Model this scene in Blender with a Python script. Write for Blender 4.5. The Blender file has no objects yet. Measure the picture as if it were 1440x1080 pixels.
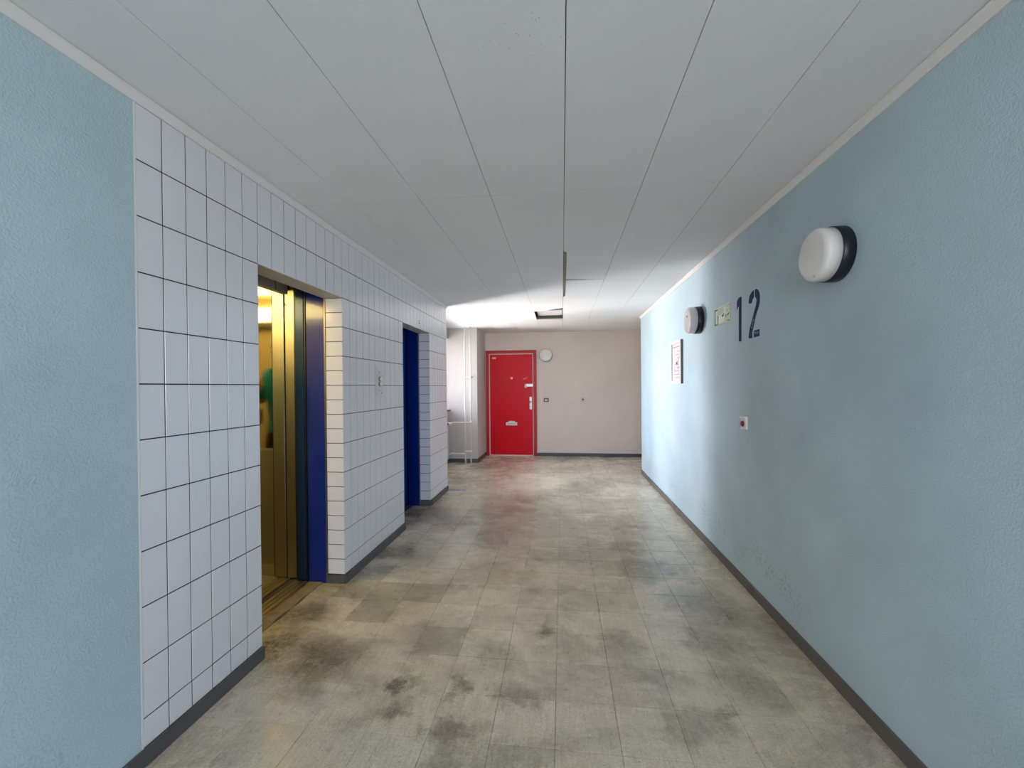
import bpy, bmesh, math, random
from mathutils import Vector, Matrix
random.seed(7)
SC = bpy.context.scene
COL = SC.collection

# ------------------------------------------------------------------ camera
FPX, PPX, PPY = 589.24, 720.0, 547.6          # focal length and principal point in pixels of the 1440x1080 frame
CAM = Vector((0, 0, 1.3455))
yaw, pitch, roll = .1191, -.0061, -.0084
r0 = Vector((math.cos(yaw), math.sin(yaw), 0)); f0 = Vector((-math.sin(yaw), math.cos(yaw), 0)); u0 = Vector((0, 0, 1))
FW = f0*math.cos(pitch) + u0*math.sin(pitch); u1 = u0*math.cos(pitch) - f0*math.sin(pitch)
RT = r0*math.cos(roll) + u1*math.sin(roll); UP = u1*math.cos(roll) - r0*math.sin(roll)
cd = bpy.data.cameras.new('camera'); cam = bpy.data.objects.new('camera', cd); COL.objects.link(cam)
cd.sensor_fit = 'HORIZONTAL'; cd.sensor_width = 36; cd.lens = FPX/1440*36
cd.shift_x = 0; cd.shift_y = (PPY-540)/1440; cd.clip_start = .02; cd.clip_end = 200
cam.matrix_world = Matrix(((RT.x, UP.x, -FW.x, CAM.x), (RT.y, UP.y, -FW.y, CAM.y), (RT.z, UP.z, -FW.z, CAM.z), (0, 0, 0, 1)))
SC.camera = cam

def un(x, y, ax, val):
    """pixel -> point on the plane axis = value"""
    d = RT*((x-PPX)/FPX) - UP*((y-PPY)/FPX) + FW
    t = (val-CAM[ax])/d[ax]
    return CAM + d*t

# ------------------------------------------------------------------ exposure, world, daylight
vs = SC.view_settings
SC.display_settings.display_device = 'sRGB'
vs.view_transform = 'Standard'; vs.look = 'None'; vs.gamma = 1; vs.use_curve_mapping = False
vs.exposure = .03
SC.cycles.use_denoising = True
SC.cycles.max_bounces = 14; SC.cycles.diffuse_bounces = 10; SC.cycles.glossy_bounces = 6; SC.cycles.transparent_max_bounces = 8
SC.cycles.sample_clamp_indirect = 6

W = bpy.data.worlds.new('World'); SC.world = W; W.use_nodes = True
nt = W.node_tree; nt.nodes.clear()
o = nt.nodes.new('ShaderNodeOutputWorld'); bg = nt.nodes.new('ShaderNodeBackground')
tc = nt.nodes.new('ShaderNodeTexCoord'); sp = nt.nodes.new('ShaderNodeSeparateXYZ'); rp = nt.nodes.new('ShaderNodeValToRGB')
mp = nt.nodes.new('ShaderNodeMath'); mp.operation = 'MULTIPLY_ADD'; mp.inputs[1].default_value = .5; mp.inputs[2].default_value = .5
nt.links.new(tc.outputs['Generated'], sp.inputs[0]); nt.links.new(sp.outputs['Z'], mp.inputs[0]); nt.links.new(mp.outputs[0], rp.inputs[0])
rp.color_ramp.elements[0].position = .46; rp.color_ramp.elements[0].color = (.86, .78, .74, 1)      # ground and houses far below
rp.color_ramp.elements[1].position = .54; rp.color_ramp.elements[1].color = (.89, .895, 1.05, 1)      # hazy sky
nt.links.new(rp.outputs[0], bg.inputs[0]); bg.inputs[1].default_value = 36.0
nt.links.new(bg.outputs[0], o.inputs[0])

def area(name, loc, target, sx, sy, power, color, portal=False, spread=math.pi):
    l = bpy.data.lights.new(name, 'AREA'); l.shape = 'RECTANGLE'; l.size = sx; l.size_y = sy; l.energy = power; l.color = color
    l.spread = spread
    if portal: l.cycles.is_portal = True
    ob = bpy.data.objects.new(name, l); COL.objects.link(ob); ob.location = loc
    ob.rotation_euler = (Vector(target)-Vector(loc)).to_track_quat('-Z', 'Y').to_euler()
    return ob
WY0, WY1, WZ0, WZ1 = 5.42, 7.33, .94, 2.22           # lobby window opening
# daylight of the sunlit house front across the yard, seen obliquely through the lobby window
AZ = math.atan2(1.657, 2.6985)
DFAR = 12.0
cx, cy = -1.4955 - DFAR*math.cos(AZ), 5.3217 + DFAR*math.sin(AZ)
sunlit = area('sunlit_front_across_yard', (cx, cy, 2.0), (-1.4955, 5.3217, 2.0), 1.3, 20, 6000, (.98, .96, 1))
area('window_portal', (-2.31, (WY0+WY1)/2, (WZ0+WZ1)/2), (0, (WY0+WY1)/2, (WZ0+WZ1)/2), 1.95, 1.3, 1, (1, 1, 1), portal=True)
BX0, BX1 = -.52, .5                                  # small unseen window added in the near end wall as fill light
BY0, BY1, BZ0, BZ1 = -2.25, -1.15, .95, 2.15         # unseen window added in the left wall behind the camera for fill
BY = -2.4
area('end_portal', ((BX0+BX1)/2, BY-.31, (BZ0+BZ1)/2), ((BX0+BX1)/2, 0, (BZ0+BZ1)/2), BX1-BX0+.05, BZ1-BZ0+.05, 1, (1, 1, 1), portal=True)
area('back_portal', (-1.81, (BY0+BY1)/2, (BZ0+BZ1)/2), (0, (BY0+BY1)/2, (BZ0+BZ1)/2), BY1-BY0+.05, BZ1-BZ0+.05, 1, (1, 1, 1), portal=True)

# ------------------------------------------------------------------ dimensions
XL, XR, H, YF = -1.4955, 1.203, 2.4004, 8.13
D0 = 1.3217; TW, TH = .1, .2; ZR = 1.3668
YEND = D0+4.0
Z_T = H-.035          # underside of the ceiling trim
Z_B = .062            # top of the baseboard
ZO = ZR+.6            # head of the lift openings
O1 = (D0+.6, D0+1.4); O2 = (D0+2.5, D0+3.3)
XI = -1.63            # inner edge of the tiled reveals
XW = -2.02            # window wall
YP = 7.33             # front of the pipe niche wall
YRE = 6.606           # end of the right wall
XFAR = 3.4

# ------------------------------------------------------------------ materials
def srgb(r, g, b):
    f = lambda c: ((c/255+.055)/1.055)**2.4 if c/255 > .04045 else c/255/12.92
    return (f(r), f(g), f(b), 1)
def N(nt, t, **k):
    n = nt.nodes.new('ShaderNode'+t)
    for a, v in k.items(): setattr(n, a, v)
    return n
def mat(name, col, rough=.5, metal=0.0, spec=.5, bump=None, var=None, coat=0.0, emit=None):
    """bump=(scale, strength, detail), var=(scale, amount): soft blotches of the colour itself"""
    m = bpy.data.materials.new(name); m.use_nodes = True; t = m.node_tree
    b = t.nodes['Principled BSDF']; L = t.links.new
    b.inputs['Base Color'].default_value = col; b.inputs['Roughness'].default_value = rough; b.inputs['Metallic'].default_value = metal
    b.inputs['Specular IOR Level'].default_value = spec; b.inputs['Coat Weight'].default_value = coat
    g = N(t, 'NewGeometry')
    if var:
        n = N(t, 'TexNoise'); n.inputs['Scale'].default_value = var[0]; n.inputs['Detail'].default_value = 6; n.inputs['Roughness'].default_value = .6
        L(g.outputs['Position'], n.inputs['Vector'])
        r = N(t, 'ValToRGB'); a = var[1]
        r.color_ramp.elements[0].position = .3; r.color_ramp.elements[1].position = .7
        r.color_ramp.elements[0].color = (col[0]*(1-a), col[1]*(1-a), col[2]*(1-a), 1); r.color_ramp.elements[1].color = (min(1, col[0]*(1+a*.4)), min(1, col[1]*(1+a*.4)), min(1, col[2]*(1+a*.4)), 1)
        L(n.outputs['Fac'], r.inputs[0]); L(r.outputs[0], b.inputs['Base Color'])
    if bump:
        n2 = N(t, 'TexNoise'); n2.inputs['Scale'].default_value = bump[0]; n2.inputs['Detail'].default_value = bump[2] if len(bump) > 2 else 3
        L(g.outputs['Position'], n2.inputs['Vector'])
        bm_ = N(t, 'Bump'); bm_.inputs['Strength'].default_value = bump[1]; bm_.inputs['Distance'].default_value = .004
        L(n2.outputs['Fac'], bm_.inputs['Height']); L(bm_.outputs[0], b.inputs['Normal'])
    if emit:
        b.inputs['Emission Color'].default_value = emit[0]; b.inputs['Emission Strength'].default_value = emit[1]
    return m

def blue_wall_mat():
    m = mat('blue_textured_paint', srgb(158, 194, 206), .55, bump=(150, .6, 4)); t = m.node_tree; L = t.links.new; b = t.nodes['Principled BSDF']
    g = N(t, 'NewGeometry')
    n = N(t, 'TexNoise'); n.inputs['Scale'].default_value = 1.7; n.inputs['Detail'].default_value = 7; L(g.outputs['Position'], n.inputs['Vector'])
    r = N(t, 'ValToRGB'); r.color_ramp.elements[0].position = .32; r.color_ramp.elements[1].position = .62
    r.color_ramp.elements[0].color = srgb(170, 190, 200); r.color_ramp.elements[1].color = srgb(181, 203, 213)
    L(n.outputs['Fac'], r.inputs[0])
    # scuffs: a rubbed band of grime about knee height, broken up by fine noise
    s = N(t, 'SeparateXYZ'); L(g.outputs['Position'], s.inputs[0])
    n1 = N(t, 'TexNoise'); n1.inputs['Scale'].default_value = 3.1; L(g.outputs['Position'], n1.inputs['Vector'])
    ad = N(t, 'MATH'.title()); ad.operation = 'MULTIPLY_ADD'; ad.inputs[1].default_value = .35; L(n1.outputs['Fac'], ad.inputs[0]); L(s.outputs['Z'], ad.inputs[2])
    r1 = N(t, 'ValToRGB'); e = r1.color_ramp.elements; e[0].position = .28; e[0].color = (0, 0, 0, 1); e[1].position = .40; e[1].color = (1, 1, 1, 1)
    e2 = e.new(.52); e2.color = (0, 0, 0, 1); L(ad.outputs[0], r1.inputs[0])
    n3 = N(t, 'TexNoise'); n3.inputs['Scale'].default_value = 60; n3.inputs['Detail'].default_value = 4; L(g.outputs['Position'], n3.inputs['Vector'])
    r3 = N(t, 'ValToRGB'); r3.color_ramp.elements[0].position = .5; r3.color_ramp.elements[1].position = .68; L(n3.outputs['Fac'], r3.inputs[0])
    n4 = N(t, 'TexNoise'); n4.inputs['Scale'].default_value = .9; L(g.outputs['Position'], n4.inputs['Vector'])
    r4 = N(t, 'ValToRGB'); r4.color_ramp.elements[0].position = .47; r4.color_ramp.elements[1].position = .6; L(n4.outputs['Fac'], r4.inputs[0])
    m1 = N(t, 'Math', operation='MULTIPLY'); L(r1.outputs[0], m1.inputs[0]); L(r3.outputs[0], m1.inputs[1])
    m2 = N(t, 'Math', operation='MULTIPLY'); L(m1.outputs[0], m2.inputs[0]); L(r4.outputs[0], m2.inputs[1])
    m3 = N(t, 'Math', operation='MULTIPLY'); L(m2.outputs[0], m3.inputs[0]); m3.inputs[1].default_value = .6
    x = N(t, 'Mix', data_type='RGBA'); L(m3.outputs[0], x.inputs[0]); L(r.outputs[0], x.inputs[6]); x.inputs[7].default_value = srgb(96, 98, 88)
    L(x.outputs[2], b.inputs['Base Color'])
    return m

STAINS = [(-1.45, 4.33, 0.42, 0.75), (-1.35, 3.31, 0.26, 0.7), (-1.3, 2.97, 0.2, 0.5), (-1.07, 4.06, 0.3, 0.45), (-0.11, 2.33, 0.09, 0.8), (0.56, 3.16, 0.3, 0.55), (0.83, 2.68, 0.32, 0.55), (0.76, 2.28, 0.2, 0.5), (-0.33, 2.05, 0.2, 0.5), (-0.69, 1.67, 0.1, 0.6), (-0.75, 1.83, 0.07, 0.9), (-0.49, 1.83, 0.09, 0.7), (-1.21, 1.96, 0.28, 0.7), (-1.49, 2.04, 0.2, 0.75), (-1.55, 2.35, 0.18, 0.6), (0.52, 3.57, 0.25, 0.5), (0.26, 5.46, 0.35, 0.35), (-0.2, 1.8, 0.12, 0.5), (0.82, 2.0, 0.2, 0.45), (0.46, 1.72, 0.18, 0.4), (-1.74, 4.94, 0.15, 0.6), (-0.48, 1.58, 0.1, 0.6), (0.28, 2.23, 0.16, 0.45), (0.62, 1.77, 0.1, 0.5)]
def floor_mat():
    m = mat('worn_vinyl_tile', srgb(176, 168, 150), .3); t = m.node_tree; L = t.links.new; b = t.nodes['Principled BSDF']
    g = N(t, 'NewGeometry'); oi = N(t, 'ObjectInfo')
    def noise(scale, vec=(1, 1, 1), detail=6, rough=.6, dist=0):
        mp = N(t, 'Mapping'); mp.inputs['Scale'].default_value = vec; L(g.outputs['Position'], mp.inputs['Vector'])
        n = N(t, 'TexNoise'); n.inputs['Scale'].default_value = scale; n.inputs['Detail'].default_value = detail; n.inputs['Roughness'].default_value = rough; n.inputs['Distortion'].default_value = dist
        L(mp.outputs[0], n.inputs['Vector']); return n
    def ramp(src, p0, p1, c0=(0, 0, 0, 1), c1=(1, 1, 1, 1)):
        r = N(t, 'ValToRGB'); r.color_ramp.elements[0].position = p0; r.color_ramp.elements[1].position = p1
        r.color_ramp.elements[0].color = c0; r.color_ramp.elements[1].color = c1; L(src, r.inputs[0]); return r
    def mix(fac, a, c, mode='MIX'):
        x = N(t, 'Mix', data_type='RGBA', blend_type=mode)
        if isinstance(fac, float): x.inputs[0].default_value = fac
        else: L(fac, x.inputs[0])
        for i, v in ((6, a), (7, c)):
            if isinstance(v, tuple): x.inputs[i].default_value = v
            else: L(v, x.inputs[i])
        return x.outputs[2]
    # faint printed streaks along the corridor
    st = ramp(noise(11, (6, .7, 1), 6, .72).outputs['Fac'], .32, .70, srgb(188, 177, 155), srgb(208, 200, 184))
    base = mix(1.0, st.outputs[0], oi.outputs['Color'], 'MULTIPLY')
    # trodden-in grime: broad clouds, cross streaks and small spots
    d1 = ramp(noise(1.15, (1, 1.2, 1), 12, .7, .5).outputs['Fac'], .48, .68)
    base = mix(mix(.72, (0, 0, 0, 1), d1.outputs[0]), base, srgb(96, 87, 73))
    d2 = ramp(noise(2.0, (.7, 2.4, 1), 12, .72, .3).outputs['Fac'], .53, .72)
    base = mix(mix(.4, (0, 0, 0, 1), d2.outputs[0]), base, srgb(92, 82, 66))
    d3 = ramp(noise(15, (2.6, .9, 1), 9, .8, .8).outputs['Fac'], .57, .70)
    base = mix(mix(.5, (0, 0, 0, 1), d3.outputs[0]), base, srgb(78, 70, 58))
    # stains where they lie on the floor: x, y, radius, depth
    wob = noise(4.5, (1, 1, 1), 10, .75)
    wv = N(t, 'VectorMath', operation='MULTIPLY_ADD'); L(wob.outputs['Color'], wv.inputs[0]); wv.inputs[1].default_value = (.55, .35, 0); wv.inputs[2].default_value = (-.275, -.175, 0)
    wp_ = N(t, 'VectorMath', operation='ADD'); L(g.outputs['Position'], wp_.inputs[0]); L(wv.outputs[0], wp_.inputs[1])
    acc = None
    for bx_, by_, br_, bs_ in STAINS:
        ds = N(t, 'VectorMath', operation='DISTANCE'); L(wp_.outputs[0], ds.inputs[0]); ds.inputs[1].default_value = (bx_, by_, 0)
        mr = N(t, 'MapRange', interpolation_type='SMOOTHSTEP'); L(ds.outputs['Value'], mr.inputs[0])
        mr.inputs['From Min'].default_value = br_*.25; mr.inputs['From Max'].default_value = br_; mr.inputs['To Min'].default_value = min(1, bs_*1.3); mr.inputs['To Max'].default_value = 0
        if acc is None: acc = mr.outputs[0]
        else:
            mxn = N(t, 'Math', operation='MAXIMUM'); L(acc, mxn.inputs[0]); L(mr.outputs[0], mxn.inputs[1]); acc = mxn.outputs[0]
    gr = ramp(noise(26, (1.6, .9, 1), 8, .8).outputs['Fac'], .30, .62, (.35, .35, .35, 1))
    ms = N(t, 'Math', operation='MULTIPLY'); L(acc, ms.inputs[0]); L(gr.outputs[0], ms.inputs[1])
    base = mix(ms.outputs[0], base, srgb(88, 78, 62))
    sc_ = ramp(noise(34, (1, .07, 1), 6, .7).outputs['Fac'], .60, .68)
    base = mix(mix(.22, (0, 0, 0, 1), sc_.outputs[0]), base, srgb(80, 72, 60))
    sc2 = ramp(noise(30, (.09, 1, 1), 6, .7).outputs['Fac'], .61, .69)
    base = mix(mix(.22, (0, 0, 0, 1), sc2.outputs[0]), base, srgb(224, 218, 204))
    # pale scuffs and worn wax
    d4 = ramp(noise(5.5, (1, 1.4, 1), 10, .75, .8).outputs['Fac'], .56, .74)
    base = mix(mix(.5, (0, 0, 0, 1), d4.outputs[0]), base, srgb(212, 206, 194))
    d5 = ramp(noise(70, (1, 1, 1), 2, .5).outputs['Fac'], .68, .74)
    base = mix(mix(.6, (0, 0, 0, 1), d5.outputs[0]), base, srgb(60, 54, 46))
    d6 = ramp(noise(120, (1, 1, 1), 3, .6).outputs['Fac'], .25, .75, (.78, .78, .78, 1), (1.14, 1.14, 1.14, 1))
    base = mix(1.0, base, d6.outputs[0], 'MULTIPLY')
    L(base, b.inputs['Base Color'])
    rr = N(t, 'MapRange'); rr.inputs['To Min'].default_value = .14; rr.inputs['To Max'].default_value = .40
    L(noise(3.2, (1, 1.6, 1), 7, .7).outputs['Fac'], rr.inputs[0]); L(rr.outputs[0], b.inputs['Roughness'])
    bn = N(t, 'Bump'); bn.inputs['Strength'].default_value = .12; bn.inputs['Distance'].default_value = .003
    L(noise(18, (1, 1, 1), 5).outputs['Fac'], bn.inputs['Height']); L(bn.outputs[0], b.inputs['Normal'])
    return m

def ceil_mat():
    m = mat('painted_ceiling_board', srgb(234, 233, 234), .8, bump=(260, .12, 3), var=(1.1, .05)); t = m.node_tree; L = t.links.new; b = t.nodes['Principled BSDF']
    g = N(t, 'NewGeometry')
    v = N(t, 'TexVoronoi'); v.inputs['Scale'].default_value = 55; L(g.outputs['Position'], v.inputs['Vector'])
    r = N(t, 'ValToRGB'); r.color_ramp.elements[0].position = .05; r.color_ramp.elements[1].position = .11
    r.color_ramp.elements[0].color = (1, 1, 1, 1); r.color_ramp.elements[1].color = (0, 0, 0, 1); L(v.outputs['Distance'], r.inputs[0])
    n = N(t, 'TexNoise'); n.inputs['Scale'].default_value = 2.6; L(g.outputs['Position'], n.inputs['Vector'])
    r2 = N(t, 'ValToRGB'); r2.color_ramp.elements[0].position = .56; r2.color_ramp.elements[1].position = .68; L(n.outputs['Fac'], r2.inputs[0])
    mm = N(t, 'Math', operation='MULTIPLY'); L(r.outputs[0], mm.inputs[0]); L(r2.outputs[0], mm.inputs[1])
    x = N(t, 'Mix', data_type='RGBA'); old = b.inputs['Base Color'].links[0].from_socket
    L(mm.outputs[0], x.inputs[0]); L(old, x.inputs[6]); x.inputs[7].default_value = srgb(120, 120, 122); L(x.outputs[2], b.inputs['Base Color'])
    return m

def glass_mat():
    m = bpy.data.materials.new('window_glass'); m.use_nodes = True; t = m.node_tree; t.nodes.clear()
    out = N(t, 'OutputMaterial'); tr = N(t, 'BsdfTransparent'); gl = N(t, 'BsdfGlossy'); gl.inputs['Roughness'].default_value = .02
    fr = N(t, 'Fresnel'); fr.inputs['IOR'].default_value = 1.45; mx = N(t, 'MixShader')
    tr.inputs[0].default_value = (.95, .97, .96, 1)
    t.links.new(fr.outputs[0], mx.inputs[0]); t.links.new(tr.outputs[0], mx.inputs[1]); t.links.new(gl.outputs[0], mx.inputs[2]); t.links.new(mx.outputs[0], out.inputs[0])
    return m

def steel_mat(name, col, rough, sx=(1, 1, .02)):
    m = mat(name, col, rough, 1.0); t = m.node_tree; L = t.links.new; b = t.nodes['Principled BSDF']
    g = N(t, 'NewGeometry'); mp = N(t, 'Mapping'); mp.inputs['Scale'].default_value = sx; L(g.outputs['Position'], mp.inputs['Vector'])
    n = N(t, 'TexNoise'); n.inputs['Scale'].default_value = 260; n.inputs['Detail'].default_value = 4; L(mp.outputs[0], n.inputs['Vector'])
    r = N(t, 'MapRange'); r.inputs['To Min'].default_value = rough*.75; r.inputs['To Max'].default_value = rough*1.3; L(n.outputs['Fac'], r.inputs[0]); L(r.outputs[0], b.inputs['Roughness'])
    bp = N(t, 'Bump'); bp.inputs['Strength'].default_value = .04; bp.inputs['Distance'].default_value = .002; L(n.outputs['Fac'], bp.inputs['Height']); L(bp.outputs[0], b.inputs['Normal'])
    return m

M = dict(
    blue=blue_wall_mat(), floor=floor_mat(), ceil=ceil_mat(), glass=glass_mat(),
    white=mat('white_wall_paint', srgb(196, 191, 189), .6, bump=(120, .15), var=(2.0, .06)),
    beige=mat('beige_wall_paint', srgb(232, 219, 210), .6, bump=(140, .2), var=(1.6, .07)),
    trim=mat('white_trim', srgb(224, 222, 220), .5),
    tile=mat('glazed_white_tile', srgb(222, 222, 228), .18, var=(1.3, .03)),
    cream=mat('glazed_cream_tile', srgb(214, 206, 190), .25, var=(1.3, .04)),
    grout=mat('dark_grout', srgb(40, 38, 38), .85),
    base=mat('grey_rubber_base', srgb(84, 84, 86), .55, var=(5, .15)),
    basebrown=mat('brown_grey_rubber_base', srgb(98, 92, 86), .55, var=(5, .2)),
    slab=mat('dusty_plenum_concrete', srgb(120, 115, 108), .9, var=(3, .2)),
    dark=mat('black_shaft', srgb(16, 15, 14), .8),
    under=mat('floor_joint_dirt', srgb(64, 58, 50), .9),
    soffit=mat('grey_beige_plaster', srgb(190, 184, 174), .7, bump=(90, .2), var=(6, .08)),
    navy=mat('glossy_blue_enamel', srgb(4, 36, 122), .2, coat=.3, bump=(40, .03), var=(3, .12)),
    navy2=mat('lighter_blue_enamel', srgb(14, 70, 168), .3),
    steel=steel_mat('brushed_steel', srgb(168, 162, 144), .36),
    mirror=steel_mat('polished_steel', srgb(160, 150, 126), .05),
    steeld=steel_mat('dull_steel', srgb(150, 146, 140), .38),
    alu=mat('sill_aluminium', srgb(196, 186, 166), .35, 1.0, bump=(80, .1)),
    cement=mat('dirty_cement', srgb(128, 116, 92), .85, bump=(60, .4, 6), var=(14, .45)),
    lampblk=mat('dark_navy_plastic', srgb(22, 26, 38), .4),
    opal=mat('opal_plastic', srgb(226, 224, 222), .25),
    opalg=mat('dusty_opal_plastic', srgb(206, 200, 202), .3),
    red=mat('red_gloss_paint', srgb(208, 0, 30), .3, spec=.25, bump=(25, .04)),
    redf=mat('dark_red_frame_paint', srgb(176, 14, 32), .4),
    seal=mat('cream_door_seal', srgb(226, 206, 190), .6),
    chrome=mat('satin_metal', srgb(196, 196, 200), .3, 1.0),
    plastw=mat('white_plastic', srgb(228, 226, 220), .4),
    plastg=mat('grey_plastic', srgb(92, 90, 88), .5),
    stencil=mat('dark_blue_stencil_paint', srgb(22, 25, 84), .75, var=(40, .2)),
    scratch=mat('pale_scratched_paint', srgb(140, 160, 176), .6),
    signpl=mat('pale_luminous_sign', srgb(196, 204, 184), .45),
    signgr=mat('dark_green_print', srgb(30, 78, 54), .5),
    signw=mat('white_sign_print', srgb(226, 230, 216), .5),
    paper=mat('pinkish_paper', srgb(214, 204, 208), .7, var=(30, .06)),
    print_=mat('red_grey_print', srgb(160, 118, 124), .7),
    pipe=mat('white_pipe_paint', srgb(236, 232, 228), .35),
    sillst=mat('dark_stone_sill', srgb(70, 66, 64), .4),
    tape=mat('blue_tape', srgb(58, 84, 168), .5),
    redbtn=mat('dark_red_button', srgb(120, 16, 24), .35),
    batten=mat('crumbled_board_edge', srgb(176, 168, 146), .9, bump=(80, .6, 5), var=(30, .4)),
    lamp=mat('cab_lamp_diffuser', srgb(255, 240, 200), .5, emit=((1, .76, .28, 1), 20)),
    cabceil=mat('cab_ceiling', srgb(200, 190, 160), .5),
    cabfloor=mat('cab_floor_sheet', srgb(116, 108, 84), .6, var=(10, .3)),
)

# ------------------------------------------------------------------ mesh helpers
def box(bm, x0, x1, y0, y1, z0, z1):
    v = [bm.verts.new((x, y, z)) for z in (z0, z1) for y in (y0, y1) for x in (x0, x1)]
    for f in ((0, 2, 3, 1), (4, 5, 7, 6), (0, 1, 5, 4), (2, 6, 7, 3), (0, 4, 6, 2), (1, 3, 7, 5)): bm.faces.new([v[i] for i in f])
def B(*boxes):
    bm = bmesh.new()
    for b in boxes: box(bm, *b)
    return bm
def bev(bm, w, seg=2):
    bmesh.ops.bevel(bm, geom=list(bm.edges), offset=w, segments=seg, profile=.5, affect='EDGES'); return bm
def prism(pts, axis, a, b):
    """closed polygon pts (2D) extruded along an axis from a to b; 2D coordinates are the two other axes in order"""
    bm = bmesh.new()
    def P(p, t):
        c = list(p); c.insert(axis, t); return c
    lo = [bm.verts.new(P(p, a)) for p in pts]; hi = [bm.verts.new(P(p, b)) for p in pts]
    n = len(pts); bm.faces.new(lo); bm.faces.new(hi[::-1])
    for i in range(n): bm.faces.new((lo[i], hi[i], hi[(i+1) % n], lo[(i+1) % n]))
    bmesh.ops.recalc_face_normals(bm, faces=bm.faces); return bm
def lathe(profile, c, d, n=40):
    """profile of (radius, height) turned about direction d through point c"""
    bm = bmesh.new(); d = Vector(d).normalized(); q = Vector((0, 0, 1)).rotation_difference(d); rings = []
    for r, h in profile:
        if r < 1e-6: rings.append([bm.verts.new(Vector(c)+d*h)])
        else: rings.append([bm.verts.new(Vector(c)+q @ Vector((r*math.cos(2*math.pi*i/n), r*math.sin(2*math.pi*i/n), h))) for i in range(n)])
    for a, b in zip(rings, rings[1:]):
        for i in range(n):
            j = (i+1) % n
            if len(a) == 1 and len(b) == 1: continue
            if len(a) == 1: bm.faces.new((a[0], b[i], b[j]))
            elif len(b) == 1: bm.faces.new((a[i], a[j], b[0]))
            else: bm.faces.new((a[i], a[j], b[j], b[i]))
    bmesh.ops.recalc_face_normals(bm, faces=bm.faces)
    for f in bm.faces: f.smooth = True
    return bm
def tube(pts, r, n=12, bm=None):
    bm = bm or bmesh.new(); pts = [Vector(p) for p in pts]; prev = None
    for i, p in enumerate(pts):
        t = (pts[min(i+1, len(pts)-1)]-pts[max(i-1, 0)]).normalized()
        q = Vector((0, 0, 1)).rotation_difference(t)
        ring = [bm.verts.new(p+q @ Vector((r*math.cos(2*math.pi*k/n), r*math.sin(2*math.pi*k/n), 0))) for k in range(n)]
        if prev:
            best = min(range(n), key=lambda s: sum((prev[k].co-ring[(k+s) % n].co).length for k in range(n)))
            ring = ring[best:]+ring[:best]
            for k in range(n): bm.faces.new((prev[k], prev[(k+1) % n], ring[(k+1) % n], ring[k]))
        else: bm.faces.new(ring)
        prev = ring
    bm.faces.new(prev[::-1]); bmesh.ops.recalc_face_normals(bm, faces=bm.faces)
    for f in bm.faces: f.smooth = True
    return bm
def obj(name, bm, m, parent=None):
    me = bpy.data.meshes.new(name)
    if parent is not None:
        bmesh.ops.translate(bm, verts=bm.verts, vec=-Vector(parent['org']) if 'org' in parent else Vector((0, 0, 0)))
    bmesh.ops.recalc_face_normals(bm, faces=bm.faces)
    bm.to_mesh(me); bm.free(); me.materials.append(M[m] if isinstance(m, str) else m)
    ob = bpy.data.objects.new(name, me); COL.objects.link(ob)
    if parent is not None:
        ob.parent = parent
        ob['org'] = tuple(parent['org']) if 'org' in parent else (0, 0, 0)
    return ob
def tag(o, label, cat, group=None, kind=None):
    o['label'] = label
    if cat: o['category'] = cat
    if group: o['group'] = group
    if kind: o['kind'] = kind
    return o
def thing(name, label, cat, loc, group=None, kind=None):
    o = bpy.data.objects.new(name, None); COL.objects.link(o); o.location = loc; o['org'] = tuple(loc); o.empty_display_size = .1
    return tag(o, label, cat, group, kind)
def struct(name, bm, m, label, cat):
    return tag(obj(name, bm, m), label, cat, kind='structure')
def inst(name, me, parent, loc=(0, 0, 0), color=None):
    ob = bpy.data.objects.new(name, me); COL.objects.link(ob); ob.parent = parent; ob.location = loc
    if color: ob.color = color
    return ob
def mesh_of(bm, m):
    me = bpy.data.meshes.new('piece'); bmesh.ops.recalc_face_normals(bm, faces=bm.faces); bm.to_mesh(me); bm.free(); me.materials.append(M[m]); return me

# ------------------------------------------------------------------ structure: floor
floor = struct('floor', B((-3.6, XFAR+.2, BY-.3, YF+.3, -.25, -.004)), 'under', 'worn beige-grey vinyl tile floor of the corridor', 'floor')
TS, FX0, FY0 = .2455, -.0371, 1.551
G = .0006
full_tile = {}
def floor_piece(bm, x0, x1, y0, y1):
    # thin slab with eased top edge
    e = .0012; v = []
    for z, i in ((-.004, 0), (-.0010, 0), (0, e)):
        v.append([bm.verts.new(p) for p in ((x0+i, y0+i, z), (x1-i, y0+i, z), (x1-i, y1-i, z), (x0+i, y1-i, z))])
    for a, b in zip(v, v[1:]):
        for k in range(4): bm.faces.new((a[k], a[(k+1) % 4], b[(k+1) % 4], b[k]))
    bm.faces.new(v[2])
dark_tiles = {(-6, 4): .72, (-5, 3): .66, (-4, 2): .95, (-4, 4): .74, (-3, 4): .8, (-3, 2): .72, (-5, 4): .74, (-7, 5): .8, (-6, 5): .8, (-2, 3): .86, (0, 4): .86, (1, 4): .9, (-1, 1): .9, (1, 1): .86}
rest = bmesh.new()
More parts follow.
